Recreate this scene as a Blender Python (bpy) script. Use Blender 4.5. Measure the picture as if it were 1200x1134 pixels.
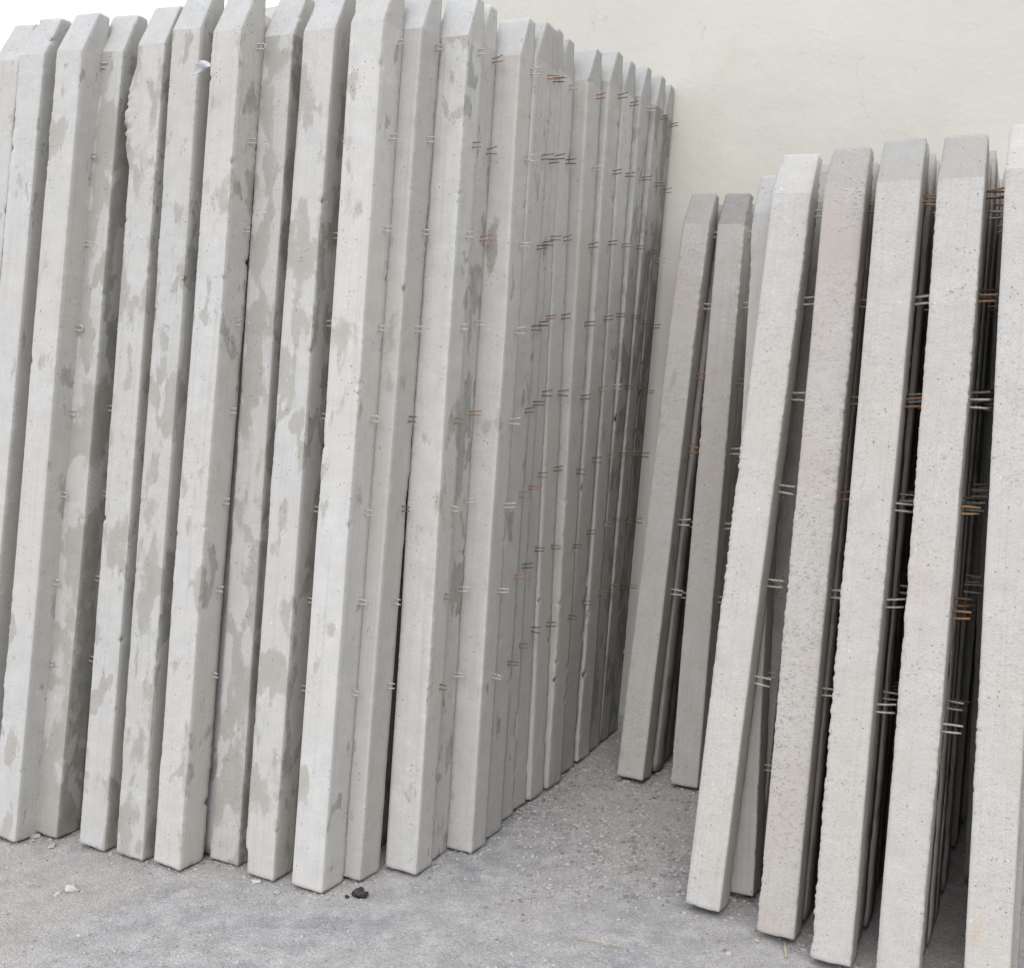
import bpy, math, random
import numpy as np
from mathutils import Matrix, Vector

for o in list(bpy.data.objects):
    bpy.data.objects.remove(o)
scene = bpy.context.scene
COL = scene.collection

# ------------------------------------------------------------ camera, sky, sun
cam_data = bpy.data.cameras.new("camera")
cam = bpy.data.objects.new("camera", cam_data)
COL.objects.link(cam)
cam.location = (0, 0, 1.5)
cam.rotation_euler = (math.radians(90) - math.atan(137 / 1300), 0, 0)
cam_data.sensor_fit = 'HORIZONTAL'
cam_data.sensor_width = 36.0
cam_data.lens = 36.0 * 1300 / 1200
cam_data.clip_start = 0.05
cam_data.clip_end = 2000
scene.camera = cam

SUN_EL, SUN_AZ = math.radians(48), math.radians(193)      # azimuth clockwise from +Y
world = bpy.data.worlds.new("World")
scene.world = world
world.use_nodes = True
wn = world.node_tree
wn.nodes.clear()
w_out = wn.nodes.new('ShaderNodeOutputWorld')
w_bg = wn.nodes.new('ShaderNodeBackground')
w_sky = wn.nodes.new('ShaderNodeTexSky')
w_sky.sky_type = 'NISHITA'
w_sky.sun_disc = False
w_sky.sun_elevation = SUN_EL
w_sky.sun_rotation = SUN_AZ
w_sky.dust_density = 4.0
w_sky.air_density = 1.2
# even cloud cover: most of the blue is hidden behind a pale layer
w_tc = wn.nodes.new('ShaderNodeTexCoord')
w_sep = wn.nodes.new('ShaderNodeSeparateXYZ')
wn.links.new(w_tc.outputs['Generated'], w_sep.inputs[0])
w_map = wn.nodes.new('ShaderNodeMapRange')
w_map.inputs['From Min'].default_value = -0.1
w_map.inputs['From Max'].default_value = 1.0
w_map.inputs['To Min'].default_value = 6.2
w_map.inputs['To Max'].default_value = 9.5
wn.links.new(w_sep.outputs['Z'], w_map.inputs['Value'])
w_cl = wn.nodes.new('ShaderNodeMix')
w_cl.data_type = 'RGBA'
w_cl.inputs['Factor'].default_value = 0.86
w_mul = wn.nodes.new('ShaderNodeVectorMath')
w_mul.operation = 'SCALE'
w_mul.inputs[0].default_value = (0.965, 1.0, 1.055)
wn.links.new(w_map.outputs[0], w_mul.inputs['Scale'])
wn.links.new(w_sky.outputs[0], w_cl.inputs['A'])
wn.links.new(w_mul.outputs[0], w_cl.inputs['B'])
wn.links.new(w_cl.outputs['Result'], w_bg.inputs['Color'])
w_bg.inputs['Strength'].default_value = 0.13
wn.links.new(w_bg.outputs[0], w_out.inputs[0])

sun_data = bpy.data.lights.new("sun", 'SUN')
sun_data.energy = 0.85
sun_data.angle = math.radians(45)
sun_data.color = (1.0, 0.965, 0.92)
sun = bpy.data.objects.new("sun", sun_data)
COL.objects.link(sun)
to_sun = Vector((math.sin(SUN_AZ) * math.cos(SUN_EL), math.cos(SUN_AZ) * math.cos(SUN_EL), math.sin(SUN_EL)))
sun.rotation_euler = to_sun.to_track_quat('Z', 'Y').to_euler()
sun.location = (-3, -5, 8)

vs = scene.view_settings
vs.view_transform = 'Standard'
vs.look = 'None'
vs.exposure = 0.65
scene.cycles.max_bounces = 6
scene.cycles.diffuse_bounces = 4
vs.gamma = 1.0
vs.use_curve_mapping = False

# ------------------------------------------------------------ numpy noise
def _hash(ix, iy, iz, seed):
    h = (ix.astype(np.int64) * 374761393 + iy.astype(np.int64) * 668265263
         + iz.astype(np.int64) * 2147483647 + seed * 974634777) & 0xffffffff
    h = ((h ^ (h >> 13)) * 1274126177) & 0xffffffff
    h = (h ^ (h >> 16)) & 0xffffffff
    h = ((h ^ (h >> 15)) * 2246822519) & 0xffffffff
    h = (h ^ (h >> 13)) & 0xffffffff
    return h / 4294967295.0

def vnoise(p, freq, seed):
    """smooth value noise in [-1, 1] at points p (n, 3)"""
    q = p * np.asarray(freq)
    i = np.floor(q)
    f = q - i
    f = f * f * (3 - 2 * f)
    i = i.astype(np.int64)
    r = 0
    for dx in (0, 1):
        wx = f[:, 0] if dx else 1 - f[:, 0]
        for dy in (0, 1):
            wy = f[:, 1] if dy else 1 - f[:, 1]
            for dz in (0, 1):
                wz = f[:, 2] if dz else 1 - f[:, 2]
                r = r + wx * wy * wz * _hash(i[:, 0] + dx, i[:, 1] + dy, i[:, 2] + dz, seed)
    return r * 2 - 1

def mesh_from(name, verts, faces, mats=(), midx=None, smooth=True):
    me = bpy.data.meshes.new(name)
    me.from_pydata([tuple(v) for v in verts], [], faces)
    for m in mats:
        me.materials.append(m)
    if midx is not None:
        me.polygons.foreach_set('material_index', np.asarray(midx, dtype=np.int32))
    if smooth:
        me.polygons.foreach_set('use_smooth', np.ones(len(me.polygons), dtype=bool))
    me.update()
    return me

def link(name, me, parent=None):
    o = bpy.data.objects.new(name, me)
    COL.objects.link(o)
    if parent is not None:
        o.parent = parent
    return o

def tag(o, label, cat, group=None):
    o['label'] = label
    o['category'] = cat
    if group:
        o['group'] = group

# ------------------------------------------------------------ node helpers
class NT:
    def __init__(self, name):
        self.m = bpy.data.materials.new(name)
        self.m.use_nodes = True
        self.t = self.m.node_tree
        self.t.nodes.clear()
        self.out = self.t.nodes.new('ShaderNodeOutputMaterial')
        self.bsdf = self.t.nodes.new('ShaderNodeBsdfPrincipled')
        self.t.links.new(self.bsdf.outputs[0], self.out.inputs[0])

    def n(self, kind, **kw):
        nd = self.t.nodes.new(kind)
        for k, v in kw.items():
            setattr(nd, k, v)
        return nd

    def l(self, a, b):
        self.t.links.new(a, b)

    def noise(self, vec, scale, detail=4, rough=0.55, dist=0.0):
        nd = self.n('ShaderNodeTexNoise')
        nd.inputs['Scale'].default_value = scale
        nd.inputs['Detail'].default_value = detail
        nd.inputs['Roughness'].default_value = rough
        nd.inputs['Distortion'].default_value = dist
        self.l(vec, nd.inputs['Vector'])
        return nd.outputs['Fac']

    def voro(self, vec, scale, feature='F1', out='Distance'):
        nd = self.n('ShaderNodeTexVoronoi', feature=feature)
        nd.inputs['Scale'].default_value = scale
        self.l(vec, nd.inputs['Vector'])
        return nd.outputs[out]

    def rng(self, v, a, b, c=0.0, d=1.0, smooth=False):
        nd = self.n('ShaderNodeMapRange')
        if smooth:
            nd.interpolation_type = 'SMOOTHSTEP'
        for k, x in zip(('From Min', 'From Max', 'To Min', 'To Max'), (a, b, c, d)):
            if hasattr(x, 'links'):
                self.l(x, nd.inputs[k])
            else:
                nd.inputs[k].default_value = x
        self.l(v, nd.inputs['Value'])
        return nd.outputs[0]

    def math(self, op, a, b=None, clamp=False):
        nd = self.n('ShaderNodeMath', operation=op, use_clamp=clamp)
        for i, x in enumerate((a, b)):
            if x is None:
                continue
            if hasattr(x, 'links'):
                self.l(x, nd.inputs[i])
            else:
                nd.inputs[i].default_value = x
        return nd.outputs[0]

    def mix(self, f, a, b, mode='MIX'):
        nd = self.n('ShaderNodeMix', data_type='RGBA', blend_type=mode)
        for k, x in (('Factor', f), ('A', a), ('B', b)):
            if hasattr(x, 'links'):
                self.l(x, nd.inputs[k])
            elif k == 'Factor':
                nd.inputs[k].default_value = x
            else:
                nd.inputs[k].default_value = (*x, 1) if len(x) == 3 else x
        return nd.outputs['Result']

    def prop(self, name):
        nd = self.n('ShaderNodeAttribute', attribute_type='OBJECT', attribute_name=name)
        return nd.outputs['Fac']

    def coords(self, shift=True):
        tc = self.n('ShaderNodeTexCoord')
        if not shift:
            return tc.outputs['Object']
        oi = self.n('ShaderNodeObjectInfo')
        cb = self.n('ShaderNodeCombineXYZ')
        a = self.math('MULTIPLY', oi.outputs['Random'], 37.0)
        b = self.math('MULTIPLY', oi.outputs['Random'], 91.0)
        self.l(a, cb.inputs[0]); self.l(b, cb.inputs[1]); self.l(a, cb.inputs[2])
        ad = self.n('ShaderNodeVectorMath', operation='ADD')
        self.l(tc.outputs['Object'], ad.inputs[0]); self.l(cb.outputs[0], ad.inputs[1])
        return ad.outputs[0]

    def scale(self, v, s):
        nd = self.n('ShaderNodeMapping')
        nd.inputs['Scale'].default_value = s
        self.l(v, nd.inputs['Vector'])
        return nd.outputs[0]

    def bump(self, h, strength, dist, prev=None):
        nd = self.n('ShaderNodeBump')
        nd.inputs['Strength'].default_value = strength
        nd.inputs['Distance'].default_value = dist
        self.l(h, nd.inputs['Height'])
        if prev is not None:
            self.l(prev, nd.inputs['Normal'])
        return nd.outputs[0]

# ------------------------------------------------------------ materials
def concrete(name, dry, damp, rough_face=False, side=False):
    """cast concrete. Object properties: damp (share of surface that is wet-stained),
    shade (overall lightness of this casting), rosy (pinkish cement)"""
    M = NT(name)
    co = M.coords()
    big = M.noise(co, 2.2, 3)
    mid = M.noise(co, 16, 5, 0.6)
    fine = M.noise(co, 130, 3, 0.7)
    # dry concrete with slight mottling
    col = M.mix(M.rng(mid, 0.3, 0.7), tuple(c * 0.92 for c in dry), tuple(min(1, c * 1.05) for c in dry))
    col = M.mix(M.math('MULTIPLY', M.rng(big, 0.42, 0.62), 0.5), col, tuple(c * k for c, k in zip(dry, (1.0, 0.955, 0.90))))
    # damp stains with crisp, creeping outlines, drawn out along the post
    st = M.scale(co, (13.0, 13.0, 6.0))
    d1 = M.noise(st, 1.0, 4, 0.55, 0.2)
    d2 = M.noise(M.scale(co, (40, 40, 24)), 1.0, 3, 0.55)
    dd = M.math('ADD', d1, M.math('MULTIPLY', M.math('SUBTRACT', d2, 0.5), 0.13))
    thr = M.math('SUBTRACT', 0.725, M.math('MULTIPLY', M.prop('damp'), 0.315))
    edge = M.math('ADD', thr, M.rng(big, 0.35, 0.65, 0.015, 0.075))
    mask = M.rng(dd, thr, edge)
    soft = M.rng(dd, thr, M.math('ADD', thr, 0.16))
    dmix = M.mix(soft, damp, tuple(c * 0.91 for c in damp))
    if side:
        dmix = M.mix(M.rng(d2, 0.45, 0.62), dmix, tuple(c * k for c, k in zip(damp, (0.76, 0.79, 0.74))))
    col = M.mix(M.math('MULTIPLY', mask, M.rng(mid, 0.3, 0.6, 0.62, 0.90)), col, dmix)
    # one stain of its own on some posts (object properties give its place and size)
    if not side:
        tco = M.n('ShaderNodeTexCoord')
        sx = M.n('ShaderNodeSeparateXYZ'); M.l(tco.outputs['Object'], sx.inputs[0])
        ex = M.math('DIVIDE', M.math('SUBTRACT', sx.outputs['X'], M.prop('stain_x')), M.prop('stain_w'))
        ez = M.math('DIVIDE', M.math('SUBTRACT', sx.outputs['Z'], M.prop('stain_z')), M.prop('stain_h'))
        rr = M.math('SQRT', M.math('ADD', M.math('MULTIPLY', ex, ex), M.math('MULTIPLY', ez, ez)))
        rr = M.math('ADD', rr, M.math('MULTIPLY', M.math('SUBTRACT', M.noise(co, 26, 3, 0.55), 0.5), 1.3))
        sm_ = M.rng(rr, 1.05, 0.93)
        sm_ = M.math('MULTIPLY', sm_, M.rng(M.noise(co, 90, 3), 0.25, 0.6, 0.6, 1.0)) if not rough_face else M.math('MULTIPLY', M.rng(rr, 1.35, 0.3), M.rng(M.noise(co, 60, 3), 0.35, 0.65, 0.15, 0.6))
        col = M.mix(sm_, col, (0.29, 0.262, 0.232) if not rough_face else (0.44, 0.31, 0.19))
    # faint vertical run marks
    run = M.noise(M.scale(co, (120, 120, 1.3)), 1.0, 3, 0.6)
    col = M.mix(M.math('MULTIPLY', M.rng(run, 0.52, 0.75), 0.34), col, (0.30, 0.29, 0.275))
    # pale lime specks and splashes
    sp = M.voro(M.scale(co, (1, 1, 0.8)), 34)
    spm = M.math('MULTIPLY', M.rng(sp, 0.13, 0.07), M.rng(M.noise(co, 8, 2), 0.52, 0.6))
    col = M.mix(M.math('MULTIPLY', spm, 0.55), col, (0.62, 0.61, 0.58))
    # blow holes of the casting: dark dusty pores
    v1 = M.voro(co, 85)
    m1 = M.math('MULTIPLY', M.rng(v1, 0.20, 0.12), M.rng(M.noise(co, 24, 2, 0.5), 0.59, 0.63))
    v2 = M.voro(co, 38)
    m2 = M.math('MULTIPLY', M.rng(v2, 0.09, 0.06), M.rng(M.noise(co, 9, 2, 0.5), 0.56, 0.60))
    pores = M.math('MAXIMUM', m1, m2)
    col = M.mix(M.math('MULTIPLY', pores, 0.55), col, (0.11, 0.10, 0.09))
    # grain
    g = M.noise(co, 420, 2, 0.6)
    col = M.mix(1.0, col, M.mix(M.rng(g, 0.3, 0.7), (0.85, 0.85, 0.85), (1.12, 1.12, 1.12)), 'MULTIPLY')
    if rough_face:
        # screeded face: drag marks across the post, crumbs torn out
        dg = M.noise(M.scale(co, (95, 95, 210)), 1.0, 4, 0.68, 0.6)
        zone = M.rng(M.noise(co, 5, 2), 0.35, 0.65, 0.25, 1.0)
        col = M.mix(M.math('MULTIPLY', M.math('MULTIPLY', M.rng(dg, 0.54, 0.66), M.prop('grain')), zone), col, (0.24, 0.22, 0.195))
        rosy = M.math('MULTIPLY', M.rng(M.noise(co, 3.5, 3), 0.42, 0.62), M.prop('rosy'))
        col = M.mix(rosy, col, (0.40, 0.352, 0.325))
    else:
        rosy = M.math('MULTIPLY', M.rng(M.noise(co, 2.5, 3), 0.45, 0.65), M.prop('rosy'))
        col = M.mix(rosy, col, (0.415, 0.375, 0.345))
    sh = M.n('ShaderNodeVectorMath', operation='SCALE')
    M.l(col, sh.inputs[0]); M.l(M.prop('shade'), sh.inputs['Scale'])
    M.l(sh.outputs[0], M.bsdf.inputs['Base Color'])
    M.bsdf.inputs['Roughness'].default_value = 0.93
    M.bsdf.inputs['Specular IOR Level'].default_value = 0.25
    b = M.bump(fine, 0.35, 0.0016)
    b = M.bump(M.noise(co, 420, 2, 0.7), 0.30, 0.0007, b)
    if rough_face:
        b = M.bump(M.noise(M.scale(co, (130, 130, 260)), 1.0, 4, 0.65, 0.6), 0.55, 0.0022, b)
    b = M.bump(M.math('SUBTRACT', 1.0, pores), 0.9, 0.002, b)
    M.l(b, M.bsdf.inputs['Normal'])
    return M.m

M_SMOOTH = concrete("smooth_cast_concrete", (0.465, 0.462, 0.453), (0.35, 0.334, 0.305))
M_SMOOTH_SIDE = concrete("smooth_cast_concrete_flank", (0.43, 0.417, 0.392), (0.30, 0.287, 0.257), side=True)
M_TIP = concrete("trowelled_tip_concrete", (0.445, 0.447, 0.448), (0.36, 0.362, 0.36))
M_ROUGH = concrete("screeded_cream_concrete", (0.43, 0.422, 0.408), (0.36, 0.35, 0.33), rough_face=True)
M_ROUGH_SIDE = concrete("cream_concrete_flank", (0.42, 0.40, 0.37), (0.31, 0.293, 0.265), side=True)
M_ROUGH_TIP = concrete("grey_rough_tip_concrete", (0.335, 0.33, 0.32), (0.29, 0.283, 0.27), rough_face=True)

def wire_mat(name, c1, c2, rough=0.8):
    M = NT(name)
    co = M.coords()
    col = M.mix(M.rng(M.noise(co, 160, 3), 0.42, 0.58), c1, c2)
    M.l(col, M.bsdf.inputs['Base Color'])
    M.bsdf.inputs['Roughness'].default_value = rough
    M.l(M.bump(M.noise(co, 500, 2), 0.5, 0.0008), M.bsdf.inputs['Normal'])
    return M.m

M_WIRE_PALE = wire_mat("cement_coated_wire", (0.52, 0.50, 0.46), (0.36, 0.34, 0.31))
M_WIRE_RUST = wire_mat("orange_rusty_wire", (0.32, 0.145, 0.065), (0.22, 0.14, 0.095))
M_WIRE_DARK = wire_mat("dark_brown_wire", (0.085, 0.06, 0.048), (0.16, 0.11, 0.085))
M_WIRE_RED = wire_mat("red_primed_wire", (0.36, 0.035, 0.02), (0.22, 0.05, 0.03))
M_WIRE_YEL = wire_mat("yellowish_wire", (0.36, 0.27, 0.12), (0.30, 0.17, 0.09))

def wall_mat():
    M = NT("cream_painted_plaster")
    co = M.coords(False)
    a = M.noise(co, 0.9, 4, 0.6)
    col = M.mix(M.rng(a, 0.35, 0.65), (0.575, 0.56, 0.505), (0.54, 0.533, 0.49))
    sm = M.noise(M.scale(co, (3.0, 3.0, 1.2)), 1.0, 5, 0.65, 0.5)
    col = M.mix(M.math('MULTIPLY', M.rng(sm, 0.5, 0.75), 0.35), col, (0.50, 0.475, 0.415))
    cr = M.voro(M.scale(co, (1, 1, 1.6)), 2.3, 'DISTANCE_TO_EDGE')
    wob = M.n('ShaderNodeVectorMath', operation='ADD')
    nz = M.n('ShaderNodeTexNoise'); nz.inputs['Scale'].default_value = 5; nz.inputs['Detail'].default_value = 6
    M.l(co, nz.inputs['Vector'])
    sc = M.n('ShaderNodeVectorMath', operation='SCALE'); sc.inputs['Scale'].default_value = 0.5
    M.l(nz.outputs['Color'], sc.inputs[0])
    M.l(co, wob.inputs[0]); M.l(sc.outputs[0], wob.inputs[1])
    cr = M.voro(wob.outputs[0], 1.9, 'DISTANCE_TO_EDGE')
    crm = M.math('MULTIPLY', M.rng(cr, 0.006, 0.001), M.rng(M.noise(co, 1.3, 2), 0.50, 0.60))
    col = M.mix(M.math('MULTIPLY', crm, 0.24), col, (0.27, 0.24, 0.18))
    spt = M.math('MULTIPLY', M.rng(M.voro(co, 14), 0.07, 0.04), M.rng(M.noise(co, 3, 2), 0.58, 0.62))
    col = M.mix(M.math('MULTIPLY', spt, 0.6), col, (0.30, 0.27, 0.2))
    M.l(col, M.bsdf.inputs['Base Color'])
    M.bsdf.inputs['Roughness'].default_value = 0.9
    M.bsdf.inputs['Specular IOR Level'].default_value = 0.3
    b = M.bump(M.noise(co, 60, 4, 0.6), 0.3, 0.003)
    b = M.bump(M.noise(co, 6, 3, 0.6), 0.3, 0.014, b)
    b = M.bump(M.math('SUBTRACT', 1.0, crm), 0.25, 0.0015, b)
    M.l(b, M.bsdf.inputs['Normal'])
    return M.m
M_WALL = wall_mat()

def ground_mat():
    M = NT("dusty_cement_ground")
    co = M.coords(False)
    a = M.noise(co, 1.6, 5, 0.62, 0.4)
    b_ = M.noise(co, 11, 5, 0.65)
    c_ = M.noise(co, 70, 4, 0.7)
    col = M.mix(M.rng(a, 0.36, 0.64), (0.245, 0.241, 0.250), (0.345, 0.332, 0.322))
    col = M.mix(M.rng(b_, 0.4, 0.66), col, (0.385, 0.375, 0.375))
    col = M.mix(M.math('MULTIPLY', M.rng(c_, 0.5, 0.72), 0.38), col, (0.20, 0.19, 0.19))
    sand = M.math('MULTIPLY', M.rng(M.noise(co, 0.8, 3), 0.5, 0.62), 0.4)
    col = M.mix(sand, col, (0.335, 0.30, 0.265))
    v = M.n('ShaderNodeTexVoronoi'); v.inputs['Scale'].default_value = 210
    M.l(co, v.inputs['Vector'])
    sepc = M.n('ShaderNodeSeparateColor'); M.l(v.outputs['Color'], sepc.inputs[0])
    grain = M.rng(sepc.outputs[0], 0.0, 1.0, 0.85, 1.16)
    mul = M.n('ShaderNodeVectorMath', operation='SCALE')
    M.l(col, mul.inputs[0]); M.l(grain, mul.inputs['Scale'])
    white = M.math('MULTIPLY', M.rng(sepc.outputs[1], 0.962, 0.968), M.rng(v.outputs['Distance'], 0.5, 0.35))
    col = M.mix(M.math('MULTIPLY', white, 0.8), mul.outputs[0], (0.52, 0.51, 0.49))
    M.l(col, M.bsdf.inputs['Base Color'])
    M.bsdf.inputs['Roughness'].default_value = 0.95
    M.bsdf.inputs['Specular IOR Level'].default_value = 0.2
    bb = M.bump(M.noise(co, 35, 5, 0.7), 0.45, 0.006)
    bb = M.bump(M.math('SUBTRACT', 1.0, v.outputs['Distance']), 0.7, 0.0030, bb)
    bb = M.bump(M.noise(co, 500, 2, 0.7), 0.5, 0.0012, bb)
    M.l(bb, M.bsdf.inputs['Normal'])
    return M.m
M_GROUND = ground_mat()

def simple(name, c1, c2, scale=60, rough=0.9, bump=0.4, dist=0.002):
    M = NT(name)
    co = M.coords()
    M.l(M.mix(M.rng(M.noise(co, scale, 4), 0.4, 0.6), c1, c2), M.bsdf.inputs['Base Color'])
    M.bsdf.inputs['Roughness'].default_value = rough
    M.l(M.bump(M.noise(co, scale * 3, 3), bump, dist), M.bsdf.inputs['Normal'])
    return M.m
M_STONE = simple("grey_gravel", (0.27, 0.26, 0.255), (0.38, 0.37, 0.355), 30)
M_STONE_LT = simple("light_gravel", (0.40, 0.39, 0.375), (0.33, 0.32, 0.31), 30)
M_STONE_DK = simple("dark_gravel", (0.17, 0.16, 0.155), (0.25, 0.235, 0.22), 30)
M_CHIP = simple("pale_mortar_chip", (0.47, 0.46, 0.445), (0.36, 0.35, 0.34), 60)
M_TAR = simple("black_tar", (0.012, 0.011, 0.011), (0.035, 0.032, 0.03), 80, 0.55, 0.8, 0.004)
M_PLASTIC = simple("white_plastic_film", (0.46, 0.47, 0.50), (0.38, 0.39, 0.43), 40, 0.4, 0.3)
M_STRAW = simple("dry_straw", (0.48, 0.42, 0.28), (0.38, 0.32, 0.2), 90)
M_LEAF = simple("dry_brown_leaf", (0.13, 0.10, 0.07), (0.2, 0.16, 0.11), 90)

# ------------------------------------------------------------ ground sheet
def axis_pts(lo, hi, step, far, grow=1.35):
    mid = list(np.arange(lo, hi + step / 2, step))
    a, s = [], step
    x = lo
    while x > -far:
        s *= grow; x -= s; a.append(x)
    b, s = [], step
    x = hi
    while x < far:
        s *= grow; x += s; b.append(x)
    return np.array(a[::-1] + mid + b)

def ground_height(x, y):
    p = np.stack([x, y, np.zeros_like(x)], 1)
    fade = np.clip(1 - (np.hypot(x, y - 3) - 5) / 6, 0, 1)
    h = (vnoise(p, 1.7, 11) * 0.004 + vnoise(p, 6, 12) * 0.003 + vnoise(p, 21, 13) * 0.0022
         + vnoise(p, 58, 14) * 0.0013)
    return (h - 0.002) * fade

gx = axis_pts(-2.2, 1.7, 0.0125, 400)
gy = axis_pts(2.3, 4.7, 0.0125, 400)
X, Y = np.meshgrid(gx, gy)
Z = ground_height(X.ravel(), Y.ravel())
nx, ny = len(gx), len(gy)
idx = np.arange(nx * ny).reshape(ny, nx)
quads = np.stack([idx[:-1, :-1], idx[:-1, 1:], idx[1:, 1:], idx[1:, :-1]], -1).reshape(-1, 4)
gme = mesh_from("ground", np.stack([X.ravel(), Y.ravel(), Z], 1).tolist(), quads.tolist(), [M_GROUND])
ground = link("ground", gme)
ground['kind'] = 'structure'

# ------------------------------------------------------------ boundary wall
LAT = np.array([0.8911, -0.4539, 0.0])      # along the wall, to the right
NRM = np.array([0.4539, 0.8911, 0.0])       # towards the wall
WALL_N = 4.41
YAW = math.atan2(LAT[1], LAT[0])

def box_grid(lo, hi, step):
    """closed box with subdivided faces"""
    verts, faces = [], []
    lo, hi = np.array(lo, float), np.array(hi, float)
    for ax in range(3):
        u, v = (ax + 1) % 3, (ax + 2) % 3
        nu = max(1, int(round((hi[u] - lo[u]) / step))); nv = max(1, int(round((hi[v] - lo[v]) / step)))
        for sgn in (0, 1):
            base = len(verts)
            for i in range(nu + 1):
                for j in range(nv + 1):
                    p = [0, 0, 0]
                    p[ax] = (lo, hi)[sgn][ax]
                    p[u] = lo[u] + (hi[u] - lo[u]) * i / nu
                    p[v] = lo[v] + (hi[v] - lo[v]) * j / nv
                    verts.append(p)
            for i in range(nu):
                for j in range(nv):
                    a = base + i * (nv + 1) + j
                    f = [a, a + nv + 1, a + nv + 2, a + 1]
                    faces.append(f if sgn else f[::-1])
    return np.array(verts), faces

wv, wf = box_grid((-9, 0, -0.3), (5, 0.24, 3.215), 0.12)
off = vnoise(wv, (0.9, 0.9, 0.9), 31) * 0.012 + vnoise(wv, (3.3, 3.3, 3.3), 32) * 0.004
wv[:, 1] += off
wall = link("boundary_wall", mesh_from("boundary_wall", wv.tolist(), wf, [M_WALL], smooth=False))
wall.location = tuple(NRM * WALL_N)
wall.rotation_euler = (0, 0, YAW)
tag(wall, "tall cream plastered wall behind all the concrete posts", "wall")

# ------------------------------------------------------------ wire loops
def tube(path, r, nseg=6):
    path = [Vector(p) for p in path]
    verts, faces = [], []
    for i, p in enumerate(path):
        t = (path[min(i + 1, len(path) - 1)] - path[max(i - 1, 0)]).normalized()
        a = t.cross(Vector((0, 1, 0.13))).normalized()
        b = t.cross(a)
        for k in range(nseg):
            th = 2 * math.pi * k / nseg
            verts.append(p + (a * math.cos(th) + b * math.sin(th)) * r)
    for i in range(len(path) - 1):
        for k in range(nseg):
            faces.append([i * nseg + k, i * nseg + (k + 1) % nseg, (i + 1) * nseg + (k + 1) % nseg, (i + 1) * nseg + k])
    faces.append(list(range(nseg))[::-1])
    faces.append([(len(path) - 1) * nseg + k for k in range(nseg)])
    return [tuple(v) for v in verts], faces

def loop_mesh(name, length, gap, r, mat, kind, seed):
    rnd = random.Random(seed)
    up, dn = rnd.uniform(-0.0015, 0.0025), rnd.uniform(-0.0025, 0.0015)
    if kind == 'u':
        path = [(-0.012, 0, gap / 2), (length * 0.5, rnd.uniform(-.002, .002), gap / 2 + up * .5),
                (length - gap * .35, 0, gap / 2 + up), (length, 0.001, gap * .22 + up),
                (length, 0.001, -gap * .22 + dn), (length - gap * .35, 0, -gap / 2 + dn),
                (length * 0.5, rnd.uniform(-.002, .002), -gap / 2 + dn * .5), (-0.012, 0, -gap / 2)]
        v, f = tube(path, r)
    else:   # two free ends
        v, f = tube([(-0.012, 0, gap / 2), (length * .5, .001, gap / 2 + up), (length, -.002, gap / 2 + up * 2.2)], r)
        v2, f2 = tube([(-0.012, 0, -gap / 2), (length * .5, -.001, -gap / 2 + dn), (length * .93, .002, -gap / 2 + dn * 2)], r)
        f += [[i + len(v) for i in q] for q in f2]
        v += v2
    return mesh_from(name, v, f, [mat])

LOOPS = {}
for tone, mat in (('pale', M_WIRE_PALE), ('rust', M_WIRE_RUST), ('dark', M_WIRE_DARK), ('red', M_WIRE_RED), ('yellow', M_WIRE_YEL)):
    LOOPS['R' + tone] = [loop_mesh("wire_loop", 0.047, 0.019, 0.0028, mat, 'ends', s) for s in range(5)]
    LOOPS['S' + tone] = [loop_mesh("wire_loop", 0.038, 0.012, 0.0018, mat, 'ends', s + 20) for s in range(6)]
    LOOPS['L' + tone] = [loop_mesh("wire_loop", 0.025, 0.014, 0.0020, mat, 'u' if s < 1 else 'ends', s + 10) for s in range(5)]

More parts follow.
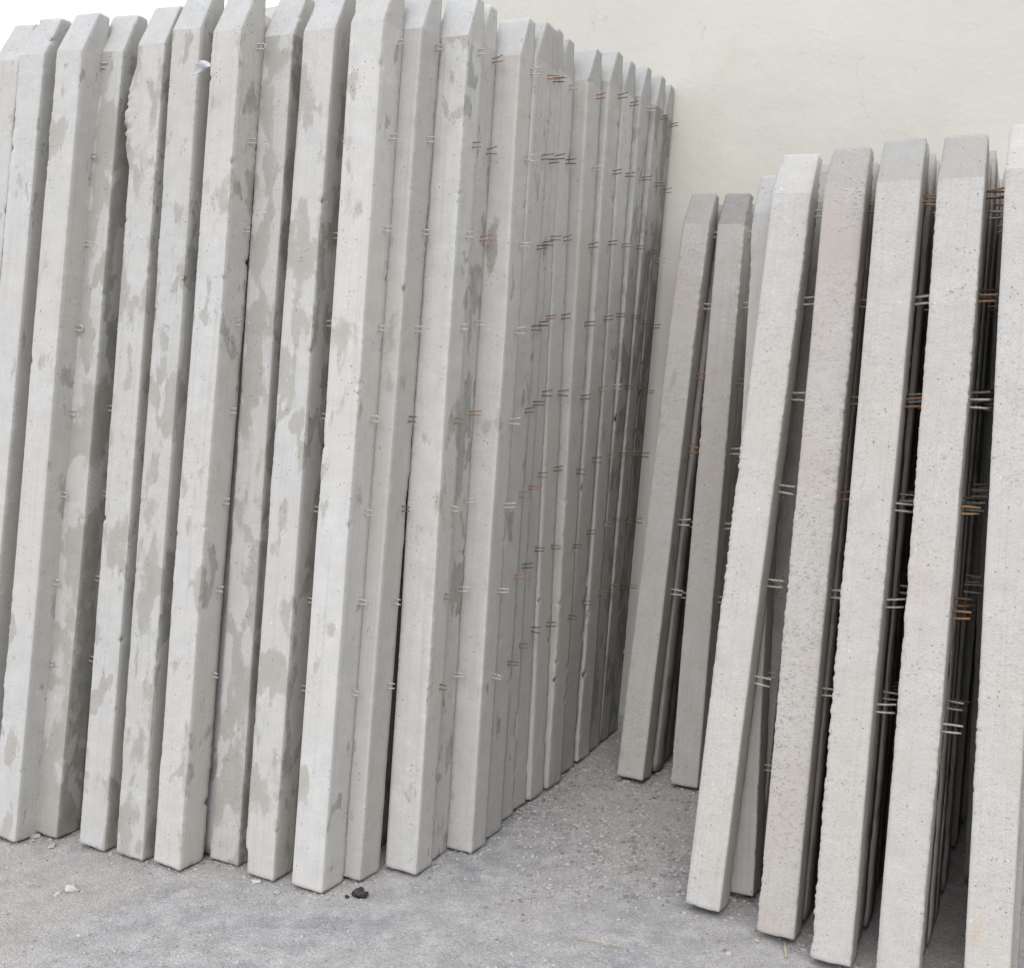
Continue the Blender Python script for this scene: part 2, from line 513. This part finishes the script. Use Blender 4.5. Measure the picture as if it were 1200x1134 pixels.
# ------------------------------------------------------------ the concrete posts
def make_post(A, T, w0=0.106, w1=0.106, d=0.098, cap=0.13, seg=0.006, seed=1, right=False,
              damp=0.4, shade=1.0, rosy=0.0, tip_shade=1.0, chips=(), twist=0.0, grain=0.75, slab=False, stain=(0.0, -9.0, 0.02, 0.05),
              loops=None, label="", group=None, name="concrete_post"):
    """A: foot of the front right arris, T: the same arris where the tip begins (world metres)"""
    A = np.array(A, float); T = np.array(T, float)
    ax = T - A
    L = np.linalg.norm(ax)
    ax /= L
    c, s = math.cos(twist), math.sin(twist)
    lat = np.array([LAT[0] * c - LAT[1] * s, LAT[0] * s + LAT[1] * c, 0])
    r = lat - ax * (lat @ ax); r /= np.linalg.norm(r)
    bk = np.cross(ax, r)                                  # away from the viewer, into the stack
    R = np.stack([r, bk, ax], 1)
    origin = A - R @ np.array([w0 / 2, -d / 2, 0])
    low = min((origin + R @ np.array([x, y, 0]))[2] for x in (-w0 / 2, w0 / 2) for y in (-d / 2, d / 2))
    origin[2] -= low + 0.002
    # ring of the cross-section; corners rounded over c0
    c0 = 0.0022 if not right else 0.0028
    nf, nsd = (9, 6) if seg < 0.02 else (3, 2)
    pts, side_id, corner = [], [], []
    def run(p, q, n, sid):
        for i in range(n):
            t = i / n
            pts.append((p[0] + (q[0] - p[0]) * t, p[1] + (q[1] - p[1]) * t)); side_id.append(sid)
            corner.append(1.0 if i == 0 else 0.0)
        pts.append(q); side_id.append(sid); corner.append(1.0)
    e = c0
    run((-.5, -.5, 'f'), (.5, -.5), nf, 0)
    nring_front = len(pts)
    ring = []
    # unit square path: front (left->right), right (front->back), back, left
    def edge(p, q, n, sid, out):
        for i in range(n + 1):
            t = i / n
            out.append((p[0] + (q[0] - p[0]) * t, p[1] + (q[1] - p[1]) * t, sid, 1.0 if i in (0, n) else 0.0))
    out = []
    edge((-1, -1), (1, -1), nf, 0, out)
    edge((1, -1), (1, 1), nsd, 1, out)
    edge((1, 1), (-1, 1), 2, 2, out)
    edge((-1, 1), (-1, -1), 3 if seg < 0.02 else 2, 3, out)
    nr = len(out)
    ux = np.array([o[0] for o in out]); uy = np.array([o[1] for o in out])
    sid = np.array([o[2] for o in out]); cn = np.array([o[3] for o in out])
    nl = max(4, int(L / seg)); nc = max(3, int(cap / seg))
    zs = np.concatenate([np.linspace(0, L, nl + 1), L + np.linspace(0, cap, nc + 1)[1:]])
    if seg < 0.02:                                        # rounded foot
        zs[1] = 0.003
    V = np.zeros((len(zs), nr, 3))
    for k, z in enumerate(zs):
        t = min(z / L, 1.0)
        w = (w0 + (w1 - w0) * t) / 2
        yb, yf = d / 2, -d / 2
        if z > L:
            q = (z - L) / cap
            w *= 1 - 0.07 * q
            yf = -d / 2 + d * 0.56 * q
            yb = d / 2 - d * 0.03 * q
        shr = 0.003 if (k == 0 or k == len(zs) - 1) else 0.0
        cx = ux * (w - shr)
        cy = np.where(uy < 0, yf + shr, yb - shr)
        mid = (yf + yb) / 2
        half = (yb - yf) / 2 - shr
        cy = mid + uy * half
        # corner rounding: slide the doubled corner vertices off the sharp corner
        cx = np.where((cn > 0) & ((sid == 0) | (sid == 2)), cx - np.sign(ux) * c0, cx)
        cy = np.where((cn > 0) & ((sid == 1) | (sid == 3)), cy - np.sign(uy) * min(c0, half * .4), cy)
        V[k, :, 0] = cx; V[k, :, 1] = cy; V[k, :, 2] = z
    P = V.reshape(-1, 3)
    NX = np.tile(np.where(sid == 1, 1.0, np.where(sid == 3, -1.0, 0.0)) + cn * np.sign(ux) * 0.5, len(zs))
    NY = np.tile(np.where(sid == 0, -1.0, np.where(sid == 2, 1.0, 0.0)) + cn * np.sign(uy) * 0.5, len(zs))
    CN = np.tile(cn, len(zs))
    UX = np.tile(ux, len(zs)); UY = np.tile(uy, len(zs))
    # bow of the whole post and unevenness of the mould
    zc = P[:, 2:3] * np.array([[0, 0, 1]])
    ph = zc + np.array([seed * 3.1, 0, 0])
    P[:, 0] += vnoise(ph, 1.3, seed) * 0.0035 + vnoise(ph, 5.0, seed + 1) * 0.0006
    P[:, 1] += vnoise(ph, 1.1, seed + 2) * 0.0025
    cq = P * 1.0
    amp = (0.0008, 0.0006) if not right else (0.0007, 0.0007)
    dsp = vnoise(cq, 24, seed + 3) * amp[0] + vnoise(cq, 85, seed + 4) * amp[1]
    dsp += CN * (vnoise(cq, 140, seed + 5) * (0.0008 if not right else 0.0015))
    wob = vnoise(cq * np.array([0, 0, 1]) + np.stack([UX, UY, 0 * UX], 1) * 7.7, 14, seed + 6)
    dsp += CN * (UX < 0) * wob * (0.0010 if not right else 0.0007) + CN * (UX > 0) * wob * 0.0008
    chip = vnoise(cq, 33, seed + 7)
    dsp -= CN * np.clip(chip - (0.64 if right else 0.56), 0, 1) * 0.022        # small broken spots along the arrises
    for (sx, sy, z0, ln, dep) in chips:                   # larger breaks (dep > 0) or mortar fins (dep < 0)
        near = CN * (np.sign(UX) == sx) * (np.sign(UY) == sy)
        fall = np.clip(1 - ((P[:, 2] - z0) / (ln / 2)) ** 2, 0, 1)
        rag = 0.8 + 0.35 * vnoise(cq, 90, seed + 9)
        P[:, 0] -= near * fall * dep * sx * rag
        if dep > 0:
            P[:, 1] -= near * fall * dep * sy * 0.7 * rag
    calm = np.clip(vnoise(ph * 1.0 + np.stack([UX, UY, 0 * UX], 1) * 3.3, 3.2, seed + 12) * 1.6 + 0.45, 0.12, 1.25)
    dsp = dsp * (1 - CN) + dsp * CN * calm
    P[:, 0] += NX * dsp
    P[:, 1] += NY * dsp
    foot = P[:, 2] < 0.004
    P[foot, 2] += np.abs(vnoise(cq[foot], 50, seed + 8)) * 0.004
    top = P[:, 2] > zs[-1] - 1e-6
    P[top, 2] += vnoise(cq[top], 70, seed + 10) * 0.0022
    nz = len(zs)
    ids = np.arange(nz * nr).reshape(nz, nr)
    def body(k0, k1, cap_bottom, cap_top):
        sub = ids[k0:k1 + 1]
        base = sub[0, 0]
        a = sub[:-1] - base; b = sub[1:] - base
        nxt = np.roll(np.arange(nr), -1)
        q = np.stack([a, a[:, nxt], b[:, nxt], b], -1).reshape(-1, 4)
        s_next = sid[nxt]
        face_side = np.where(sid == s_next, sid, 0)
        # corner facets take the front material only at the front
        face_side = np.where((sid != s_next) & (uy > 0), 1, face_side)
        m = np.tile(np.where(face_side == 0, 0, 1), len(sub) - 1)
        faces = q.tolist(); midx = m.tolist()
        if cap_bottom:
            faces.append(list(range(nr))[::-1]); midx.append(1)
        if cap_top:
            o = (len(sub) - 1) * nr
            faces.append([o + i for i in range(nr)]); midx.append(0)
        return P[base:base + len(sub) * nr], faces, midx
    root = bpy.data.objects.new(name, None)
    COL.objects.link(root)
    root.empty_display_size = 0.1
    root.matrix_world = Matrix([[*R[0], origin[0]], [*R[1], origin[1]], [*R[2], origin[2]], [0, 0, 0, 1]])
    tag(root, label, "post", group)
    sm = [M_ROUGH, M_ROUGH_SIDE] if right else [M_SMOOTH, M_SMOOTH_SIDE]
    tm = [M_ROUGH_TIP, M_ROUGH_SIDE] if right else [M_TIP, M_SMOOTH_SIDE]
    v, f, m = body(0, nl, True, False)
    o = link("shaft", mesh_from("shaft", v.tolist(), f, sm, m), root)
    o['damp'] = damp; o['shade'] = shade; o['rosy'] = rosy; o['grain'] = grain
    o['stain_x'], o['stain_z'], o['stain_w'], o['stain_h'] = stain
    v, f, m = body(nl, nz - 1, False, True)
    o = link("tapered_tip", mesh_from("tapered_tip", v.tolist(), f, tm, m), root)
    o['damp'] = damp * 0.35; o['shade'] = tip_shade; o['rosy'] = rosy * 0.4; o['grain'] = grain * .6
    o['stain_x'], o['stain_z'], o['stain_w'], o['stain_h'] = (0.0, -9.0, 0.02, 0.05)
    # tie wire loops cast into the right flank
    rnd = random.Random(seed * 7 + 1)
    step = 0.265
    n_loop = 6 if right else 8
    for i in range(n_loop):
        z = L - 0.03 - step * i + rnd.uniform(-0.008, 0.008)
        if loops == 'none' or z < 0.1:
            continue
        tone = rnd.choices(*loops)[0] if loops else 'pale'
        if isinstance(tone, str) and tone == '-':
            continue
        me = rnd.choice(LOOPS[('R' if right else ('S' if slab else 'L')) + tone])
        w = (w0 + (w1 - w0) * min(z / L, 1)) / 2
        lp = link("wire_loop", me, root)
        bow = float(vnoise(np.array([[seed * 3.1, 0, z]]), 1.3, seed)[0]) * 0.0035
        lp.location = (w + bow, d * (0.20 + rnd.uniform(-.06, .06)), z)
        lp.rotation_euler = (rnd.uniform(-.2, .2), rnd.uniform(-.10, .02), rnd.uniform(-.25, .35))
    return root

PALE = (['pale'], [1])
MIXL = (['pale', 'rust', 'dark'], [6, 2, 2])
DARK = (['dark', 'pale', 'rust'], [7, 1, 2])
MIXR = (['pale', 'rust'], [3, 1.3])
G_TALL = "tall grey posts leaning in the left stack"
G_SHORT = "shorter cream posts leaning in the right stack"

# name: A(x, y), T(x, y, z), options
TALL = [
 # front row, left to right
 ((-1.835, 3.495), (-1.535, 3.568, 2.45), dict(damp=.30, shade=1.0, seed=2, label="tall grey post cut off by the photo's left edge, only its tip in view")),
 ((-1.729, 3.441), (-1.431, 3.514, 2.453), dict(damp=.30, shade=1.04, seed=3, label="tall post at the left edge, tip in full view but foot out of the photo")),
 ((-1.570, 3.364), (-1.290, 3.445, 2.449), dict(damp=.42, shade=1.04, seed=11, label="pale tall post with few stains, its foot at the photo's left edge")),
 ((-1.451, 3.396), (-1.179, 3.481, 2.454), dict(damp=.86, shade=.97, seed=12, twist=.05, label="tall post left of the mortar fin, damp brown almost all the way down")),
 ((-1.265, 3.302), (-1.029, 3.406, 2.456), dict(damp=.58, shade=1.0, seed=13, chips=[(-1, -1, 2.25, .30, -.034)], label="tall post with a thin mortar fin on its upper left edge")),
 ((-1.125, 3.230), (-0.904, 3.342, 2.481), dict(damp=.62, shade=.98, seed=14, label="front-row post just left of the white plastic scrap, damp patches on its right half")),
 ((-0.992, 3.167), (-0.773, 3.280, 2.460), dict(damp=.50, shade=1.05, seed=15, twist=-.04, label="tall post just right of the white plastic scrap, widest dark slit beside it")),
 ((-0.826, 3.195), (-0.633, 3.321, 2.458), dict(damp=.80, shade=.96, seed=16, label="set-back front-row post right of the widest dark slit, evenly damp brown")),
 ((-0.698, 3.100), (-0.497, 3.223, 2.446), dict(damp=.64, shade=1.02, seed=17, chips=[(-1, -1, .03, .10, .016)], label="tall post with a broken lower left corner, left of the bright corner post")),
 ((-0.542, 3.021), (-0.352, 3.149, 2.446), dict(damp=.38, shade=1.10, seed=18, label="brightest post at the corner of the tall stack, its foot nearest the camera")),
 # the right ends of the rows behind, from near to far
 ((-0.445, 3.095), (-0.251, 3.220, 2.445), dict(damp=.30, shade=.93, rosy=.35, seed=19, label="pinkish beige post tucked close behind the bright corner post")),
 ((-0.285, 3.139), (-0.127, 3.283, 2.444), dict(damp=.36, shade=1.04, seed=20, label="pale post with scalloped damp blotches down its right edge, above the black lump")),
 ((-0.247, 3.234), (-0.088, 3.378, 2.451), dict(damp=.6, shade=.95, seed=21, label="sliver of a grey post showing only its narrow flank before a dark slit")),
 ((-0.124, 3.283), (0.026, 3.432, 2.431), dict(damp=.22, shade=.98, rosy=.25, seed=22, stain=(-.004, 1.86, .021, .085), label="wide-faced post with a fish-shaped damp stain, right of the narrow dark slit")),
 ((-0.089, 3.376), (0.073, 3.518, 2.447), dict(damp=.7, shade=.92, seed=23, label="flank of the post directly behind the wide fish-stained one, streaked with dark damp")),
 ((-0.050, 3.508), (0.101, 3.656, 2.468), dict(damp=.3, shade=1.02, seed=24, label="bluish grey slab-like post flank, second behind the fish-stained post")),
 ((0.000, 3.614), (0.124, 3.776, 2.500), dict(damp=.2, shade=1.0, seed=25, label="smooth pale slab-like post left of the long hairline joint")),
 ((0.062, 3.703), (0.167, 3.874, 2.498), dict(damp=.2, shade=1.03, rosy=.3, seed=26, label="smooth pale slab-like post right of the long hairline joint")),
 ((0.127, 3.805), (0.265, 3.959, 2.488), dict(damp=.3, shade=.95, rosy=.35, seed=27, label="set-back tall post with a wide dull tip and a red tie wire")),
 ((0.179, 3.946), (0.350, 4.083, 2.513), dict(damp=.35, shade=.93, seed=28, label="post with a bluish wide tip, next after the one with the red tie wire")),
 ((0.246, 4.078), (0.412, 4.219, 2.517), dict(damp=.3, shade=1.04, seed=29, label="tall post whose bright edge draws a pale line in the stack's shaded side")),
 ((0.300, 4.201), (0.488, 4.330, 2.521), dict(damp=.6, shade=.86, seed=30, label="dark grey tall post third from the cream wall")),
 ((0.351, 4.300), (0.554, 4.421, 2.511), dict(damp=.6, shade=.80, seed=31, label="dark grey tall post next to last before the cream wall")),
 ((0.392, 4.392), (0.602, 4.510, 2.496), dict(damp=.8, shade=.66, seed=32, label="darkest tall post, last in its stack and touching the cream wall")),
]
for i, (a, t, kw) in enumerate(TALL):
    lo = kw.pop('loops', PALE if i < 10 else (MIXL if i < 14 else DARK))
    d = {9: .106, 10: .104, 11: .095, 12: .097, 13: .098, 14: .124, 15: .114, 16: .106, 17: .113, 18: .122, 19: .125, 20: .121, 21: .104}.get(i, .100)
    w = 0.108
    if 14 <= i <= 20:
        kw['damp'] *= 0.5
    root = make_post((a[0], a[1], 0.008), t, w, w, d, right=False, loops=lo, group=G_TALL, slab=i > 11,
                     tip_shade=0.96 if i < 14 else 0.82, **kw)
    if i == 18:     # the first loop below this tip is red
        ch = [c for c in root.children if c.name.startswith('wire_loop')]
        ch[0].data = LOOPS['Sred'][0]
        ch[0]['label'] = "red painted wire loop"

SHORT = [
 ((0.468, 3.870), (0.716, 4.125, 2.014), dict(damp=.35, shade=1.0, rosy=.3, seed=41, tip_shade=.90, label="leftmost short post, dull beige, in the recess between the stacks")),
 ((0.656, 3.797), (0.839, 4.085, 2.009), dict(damp=.25, shade=.98, rosy=.3, grain=.7, seed=42, tip_shade=.74, label="second short post from the left, its dark grey tip lower than the bright ones")),
 ((0.567, 2.893), (0.822, 3.145, 1.973), dict(damp=.1, shade=1.10, rosy=.1, seed=44, tip_shade=1.28, label="whitest short post with a pale tip, first of the near row and standing most apart")),
 ((0.731, 2.748), (0.936, 3.026, 1.971), dict(damp=.15, shade=1.0, rosy=.75, grain=1.5, seed=45, tip_shade=1.0, label="speckled pinkish short post with a straw under its foot")),
 ((0.837, 2.613), (1.034, 2.894, 1.967), dict(damp=.15, shade=1.06, rosy=.2, seed=46, tip_shade=.98, label="cream short post right of the pinkish speckled one")),
 ((0.974, 2.522), (1.161, 2.808, 1.960), dict(damp=.1, shade=1.08, rosy=.3, seed=47, tip_shade=.98, label="smooth cream short post with torn right edge beside rusty wires")),
 ((1.147, 2.423), (1.297, 2.728, 1.973), dict(damp=.1, shade=1.10, rosy=.1, seed=48, stain=(-.030, .17, .016, .036), tip_shade=1.35, label="white short post with orange stain near its foot, cut by the photo's right edge")),
]
SMALL_BACK = ((0.678, 2.986), (0.801, 3.305, 1.917), dict(damp=.15, shade=.86, seed=43, tip_shade=1.05))
for i, (a, t, kw) in enumerate(SHORT):
    make_post((a[0], a[1], 0.008), t, 0.097 if i > 1 else .100, 0.110 if i > 1 else .100, 0.098, right=True,
              loops=(MIXR if i not in (5,) else (['pale', 'rust', 'yellow'], [2, 3, 1])), group=G_SHORT, **kw)
make_post((0.678, 2.986, .008), (0.801, 3.305, 1.945), .097, .10, .09, right=False, loops=PALE, group=G_SHORT,
          damp=.15, shade=.90, seed=43, tip_shade=.85,
          label="smooth light grey post half hidden behind the whitest short post")

# rows behind the visible ones; they show through the slits
rnd = random.Random(5)
SLIT = ["at the left edge of the photo", "between the two leftmost whole posts", "left of the damp brown post",
        "right of the damp brown post", "right of the post with the mortar fin", "under the white plastic scrap",
        "in the widest dark slit", "left of the post with the broken corner", "left of the bright corner post"]
for i in range(9):
    a, t = TALL[i][0], TALL[i][1]
    sh = NRM * 0.124 + LAT * (0.058 + rnd.uniform(-.02, .02))
    make_post((a[0] + sh[0], a[1] + sh[1], .008), (t[0] + sh[0], t[1] + sh[1], t[2] + rnd.uniform(-.05, -.01)),
              .108, .108, .096, seg=0.04, right=False, loops=PALE, group=G_TALL,
              damp=.6, shade=.92, seed=100 + i * 3, tip_shade=.95, label="grey second-row post of the tall stack, glimpsed " + SLIT[i])
for j, (i, off, lb) in enumerate([(9, .135, "through the slit left of the pinkish beige post"), (11, .20, "in the slit left of the post above the black clod"),
                                  (12, .20, "deep in the slit left of the scalloped-stain post"), (13, .135, "in the slit left of the fish-stained post"),
                                  (14, .135, "deep in the slit left of the fish-stained post")]):
    a, t = TALL[i][0], TALL[i][1]
    sh = -LAT * off + NRM * .10
    make_post((a[0] + sh[0], a[1] + sh[1], .008), (t[0] + sh[0], t[1] + sh[1], t[2] - .03), .108, .108, .096,
              seg=0.05, loops='none', group=G_TALL, damp=.5, shade=.9, seed=160 + j, tip_shade=.9,
              label="grey inner post, glimpsed " + lb)
COLN = {2: "the whitest short post", 3: "the pinkish speckled post", 4: "the third near short post", 5: "the cream post with the torn edge",
        6: "the short post cut by the photo's right edge"}
for i in range(2, 7):
    a, t = SHORT[i][0], SHORT[i][1]
    n0 = a[0] * NRM[0] + a[1] * NRM[1]
    kmax = int((3.94 - n0) / 0.112)
    for k in range(2 if i == 2 else 1, kmax + 1):
        sh = NRM * (0.110 * k + 0.01) + LAT * (rnd.uniform(-.014, .014) + (0.01 if k < 3 else 0))
        st = sh
        if i == 2:
            sh = NRM * (0.110 * k + 0.02) + LAT * 0.045
            st = NRM * (0.110 * k + 0.02) + LAT * rnd.uniform(-.012, .0)
        if i == 6 and k > 5:
            sh = st = sh - LAT * 0.06
        dz = rnd.uniform(-.03, .02)
        lb = ("cream post directly behind " if k == 1 else "third-row cream post behind " if k == 2 else
              "deep-set cream post behind ") + COLN[i]
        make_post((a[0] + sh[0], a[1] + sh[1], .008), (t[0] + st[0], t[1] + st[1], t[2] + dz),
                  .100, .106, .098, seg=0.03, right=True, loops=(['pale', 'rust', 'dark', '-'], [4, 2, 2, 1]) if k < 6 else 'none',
                  group=G_SHORT, damp=.6, shade=.78, seed=200 + i * 20 + k, tip_shade=.9, label=lb)  # low shade and heavy damp paint the darkness of the gaps into these rows
for i in (0, 1):
    a, t = SHORT[i][0], SHORT[i][1]
    for k in (1, 2, 3):
        sh = NRM * (0.108 * k + 0.004) + LAT * (rnd.uniform(-.012, .012))
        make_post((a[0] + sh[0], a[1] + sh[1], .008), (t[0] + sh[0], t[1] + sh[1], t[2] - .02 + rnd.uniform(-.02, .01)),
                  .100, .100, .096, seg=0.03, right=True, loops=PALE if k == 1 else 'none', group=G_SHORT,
                  damp=.5, shade=.75, seed=330 + i * 5 + k, tip_shade=.75,  # darkness of the recess put into the tone of these rear posts
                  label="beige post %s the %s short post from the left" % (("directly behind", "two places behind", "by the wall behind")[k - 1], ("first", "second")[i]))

# ------------------------------------------------------------ gravel and litter
def stone_verts(rnd, r, flat=0.6, n_r=1):
    t = (1 + 5 ** .5) / 2
    ico = np.array([(-1, t, 0), (1, t, 0), (-1, -t, 0), (1, -t, 0), (0, -1, t), (0, 1, t), (0, -1, -t), (0, 1, -t),
                    (t, 0, -1), (t, 0, 1), (-t, 0, -1), (-t, 0, 1)]) / math.sqrt(1 + t * t)
    v = ico * (1 + rnd.uniform(-.28, .28, (12, 1)))
    v *= np.array([rnd.uniform(.7, 1.3), rnd.uniform(.7, 1.3), flat * rnd.uniform(.7, 1.2)])
    a = rnd.uniform(0, 6.28)
    c, s = math.cos(a), math.sin(a)
    v = v @ np.array([[c, s, 0], [-s, c, 0], [0, 0, 1]])
    return v * r
ICO_F = [(0, 11, 5), (0, 5, 1), (0, 1, 7), (0, 7, 10), (0, 10, 11), (1, 5, 9), (5, 11, 4), (11, 10, 2), (10, 7, 6), (7, 1, 8),
         (3, 9, 4), (3, 4, 2), (3, 2, 6), (3, 6, 8), (3, 8, 9), (4, 9, 5), (2, 4, 11), (6, 2, 10), (8, 6, 7), (9, 8, 1)]
nrnd = np.random.default_rng(4)
def scatter(count, box, rmin, rmax, mats, name, label, power=2.5, clump=None):
    xs = nrnd.uniform(box[0], box[1], count * 4); ys = nrnd.uniform(box[2], box[3], count * 4)
    keep = np.ones(len(xs), bool)
    if clump:
        p = np.stack([xs, ys, np.zeros_like(xs)], 1)
        keep = (vnoise(p, clump, 77) * .5 + .5) > nrnd.uniform(0, 1, len(xs)) * 1.2
    xs, ys = xs[keep][:count], ys[keep][:count]
    zs = ground_height(xs, ys)
    V, Fc, Mi = [], [], []
    for x, y, z in zip(xs, ys, zs):
        r = rmin + (rmax - rmin) * nrnd.uniform() ** power
        v = stone_verts(nrnd, r) + np.array([x, y, z + r * .18])
        b = len(V) * 12
        V.append(v); Fc += [(a + b, c + b, d + b) for a, c, d in ICO_F]
        Mi += [int(nrnd.integers(0, len(mats)))] * 20
    o = link(name, mesh_from(name, np.concatenate(V).tolist(), Fc, mats, Mi, smooth=False))
    o['kind'] = 'stuff'
    o['label'] = label
    return o
scatter(14000, (-2.2, 1.7, 2.3, 4.4), .0012, .0052, [M_STONE, M_STONE_DK, M_STONE, M_STONE, M_CHIP], "gravel", "fine grey grit and crumbs strewn over the ground", 2.6, 2.3)
scatter(6000, (0.0, 0.95, 3.0, 4.4), .002, .0085, [M_STONE, M_STONE_LT, M_STONE, M_STONE_DK], "gravel", "coarser grey gravel gathered between the two stacks", 2.4, 3.0)

# crumbs and dust broken off the posts, gathered along their feet
def foot_crumbs():
    V, Fc, Mi = [], [], []
    for (a, t, kw) in TALL + SHORT + [SMALL_BACK]:
        for _ in range(46):
            u = nrnd.uniform(-.12, .03); v = -abs(nrnd.normal(0, .016)) + .012
            if nrnd.uniform() < .4:
                u = .012 + abs(nrnd.normal(0, .014)) - .004; v = nrnd.uniform(-.01, .10)
            x, y = a[0] + LAT[0] * u + NRM[0] * v, a[1] + LAT[1] * u + NRM[1] * v
            z = float(ground_height(np.array([x]), np.array([y]))[0])
            r = .0014 + .0060 * nrnd.uniform() ** 3
            b = len(V) * 12
            V.append(stone_verts(nrnd, r) + np.array([x, y, z + r * .15]))
            Fc.extend([(i + b, j + b, k + b) for i, j, k in ICO_F])
            Mi.extend([int(nrnd.integers(0, 3))] * 20)
    o = link("gravel", mesh_from("gravel", np.concatenate(V).tolist(), Fc, [M_STONE, M_STONE_LT, M_STONE_DK], Mi, smooth=False))
    o['kind'] = 'stuff'
    o['label'] = "concrete crumbs gathered along the feet of the posts"
foot_crumbs()

def lump(name, loc, r, mat, label, cat, flat=.55, group=None, seed=1, sub=2, jag=.25):
    import bmesh
    bm = bmesh.new()
    bmesh.ops.create_icosphere(bm, subdivisions=sub, radius=1)
    vs_ = np.array([v.co[:] for v in bm.verts])
    k = 1 + vnoise(vs_ + seed * 5.3, 1.6, seed) * jag + vnoise(vs_ + seed, 4.2, seed + 1) * jag * .5
    vs_ = vs_ * k[:, None] * np.array([1.25, .85, flat]) * r
    fs = [[v.index for v in f.verts] for f in bm.faces]
    bm.free()
    z = float(ground_height(np.array([loc[0]]), np.array([loc[1]]))[0])
    o = link(name, mesh_from(name, vs_.tolist(), fs, [mat], smooth=False))
    o.location = (loc[0], loc[1], z + r * flat * .6)
    o.rotation_euler = (0, 0, seed * 1.7)
    tag(o, label, cat, group)
    return o

# black lump of tar: one main clod with crumbs pressed on, a small one beside it
tar = bpy.data.objects.new("tar_clod", None); COL.objects.link(tar)
tar.location = (-0.436, 3.020, 0.0)
tag(tar, "knobbly black clod on the ground in front of the corner of the tall stack", "clod")
for i, (x, y, z, r) in enumerate([(0, 0, .012, .014), (.014, -.004, .008, .011), (-.012, .004, .009, .010), (.004, .010, .016, .009), (.020, .006, .006, .007)]):
    import bmesh
    bm = bmesh.new(); bmesh.ops.create_icosphere(bm, subdivisions=2, radius=1)
    vv = np.array([v.co[:] for v in bm.verts]); ff = [[v.index for v in f.verts] for f in bm.faces]; bm.free()
    vv = vv * (1 + vnoise(vv + i * 3, 2.0, 60 + i) * .3)[:, None] * r
    o = link("lump", mesh_from("lump", vv.tolist(), ff, [M_TAR], smooth=False), tar)
    o.location = (x, y, z)
lump("tar_crumb", (-0.470, 3.018), .007, M_TAR, "small black crumb lying left of the knobbly black clod", "clod", seed=5)

CH = [((-1.265, 3.053), .018, "largest pale mortar chip, alone on the ground before the left posts"),
      ((-1.300, 3.030), .009, "small pale chip just left of the largest mortar chip"),
      ((-0.749, 3.106), .012, "pale chip in front of the post with the broken lower corner"),
      ((-0.674, 3.048), .010, "pale chip left of the foot of the bright corner post"),
      ((-1.530, 3.425), .014, "pale chip wedged between the feet of the two leftmost visible posts"),
      ((-1.448, 3.352), .013, "flat pale chip under the foot of the damp brown post at the left"),
      ((-0.25, 3.235), .010, "light chip at the mouth of the narrow dark slit in the side of the stack"),
      ((0.505, 2.735), .008, "bright chip before the whitest short post, left one of a pair"),
      ((0.560, 2.722), .008, "bright chip before the whitest short post, right one of a pair"),
      ((0.215, 3.507), .009, "small pale pebble in the open ground between the stacks"),
      ((0.415, 3.90), .014, "pale pebble deep in the recess left of the first short post")]
for i, (p, r, lb) in enumerate(CH):
    lump("mortar_chip", p, r, M_CHIP if i < 4 else M_STONE_LT, lb, "chip", flat=.45, group="mortar chips and pebbles on the ground", seed=20 + i, jag=.5)

# white plastic scrap caught between two posts near the top
def scrap():
    V, Fc = [], []
    n = 14
    for i in range(n + 1):
        t = i / n
        w = .012 * math.sin(math.pi * (0.15 + .8 * t)) + .002
        for j in range(5):
            s = j / 4 - .5
            V.append((-.032 + .062 * t, .004 * math.sin(7 * t + s * 4), .010 * t + .012 * math.sin(2.8 * t) + s * 2 * w))
    for i in range(n):
        for j in range(4):
            a = i * 5 + j
            Fc.append((a, a + 5, a + 6, a + 1))
    me = mesh_from("plastic_scrap", V, Fc, [M_PLASTIC])
    o = link("plastic_scrap", me)
    md = o.modifiers.new("thickness", 'SOLIDIFY'); md.thickness = .0008
    o.location = (-0.868, 3.215, 2.322)
    o.rotation_euler = (0, 0, YAW)
    tag(o, "torn scrap of white plastic caught between two tall posts near their tips", "plastic scrap")
scrap()

def stick(name, p0, p1, r, mat, label, cat, bend=.004):
    p0, p1 = Vector(p0), Vector(p1)
    m = (p0 + p1) / 2 + Vector((0, 0, bend))
    v, f = tube([(p0 - p0)[:], (m - p0)[:], (p1 - p0)[:]], r, 6)
    o = link(name, mesh_from(name, v, f, [mat]))
    o.location = p0
    tag(o, label, cat)
stick("straw", (0.709, 2.752, .010), (0.700, 2.690, .004), .0022, M_STRAW, "pale straw poking out from under the pinkish speckled post", "straw")
stick("twig", (0.545, 3.20, .004), (0.60, 3.13, .004), .0016, M_LEAF, "thin dark twig on the ground left of the whitest short post", "twig")
stick("twig", (0.17, 2.78, .003), (0.29, 2.74, .003), .0012, M_STRAW, "thin pale stem on the open ground at the bottom centre", "twig")
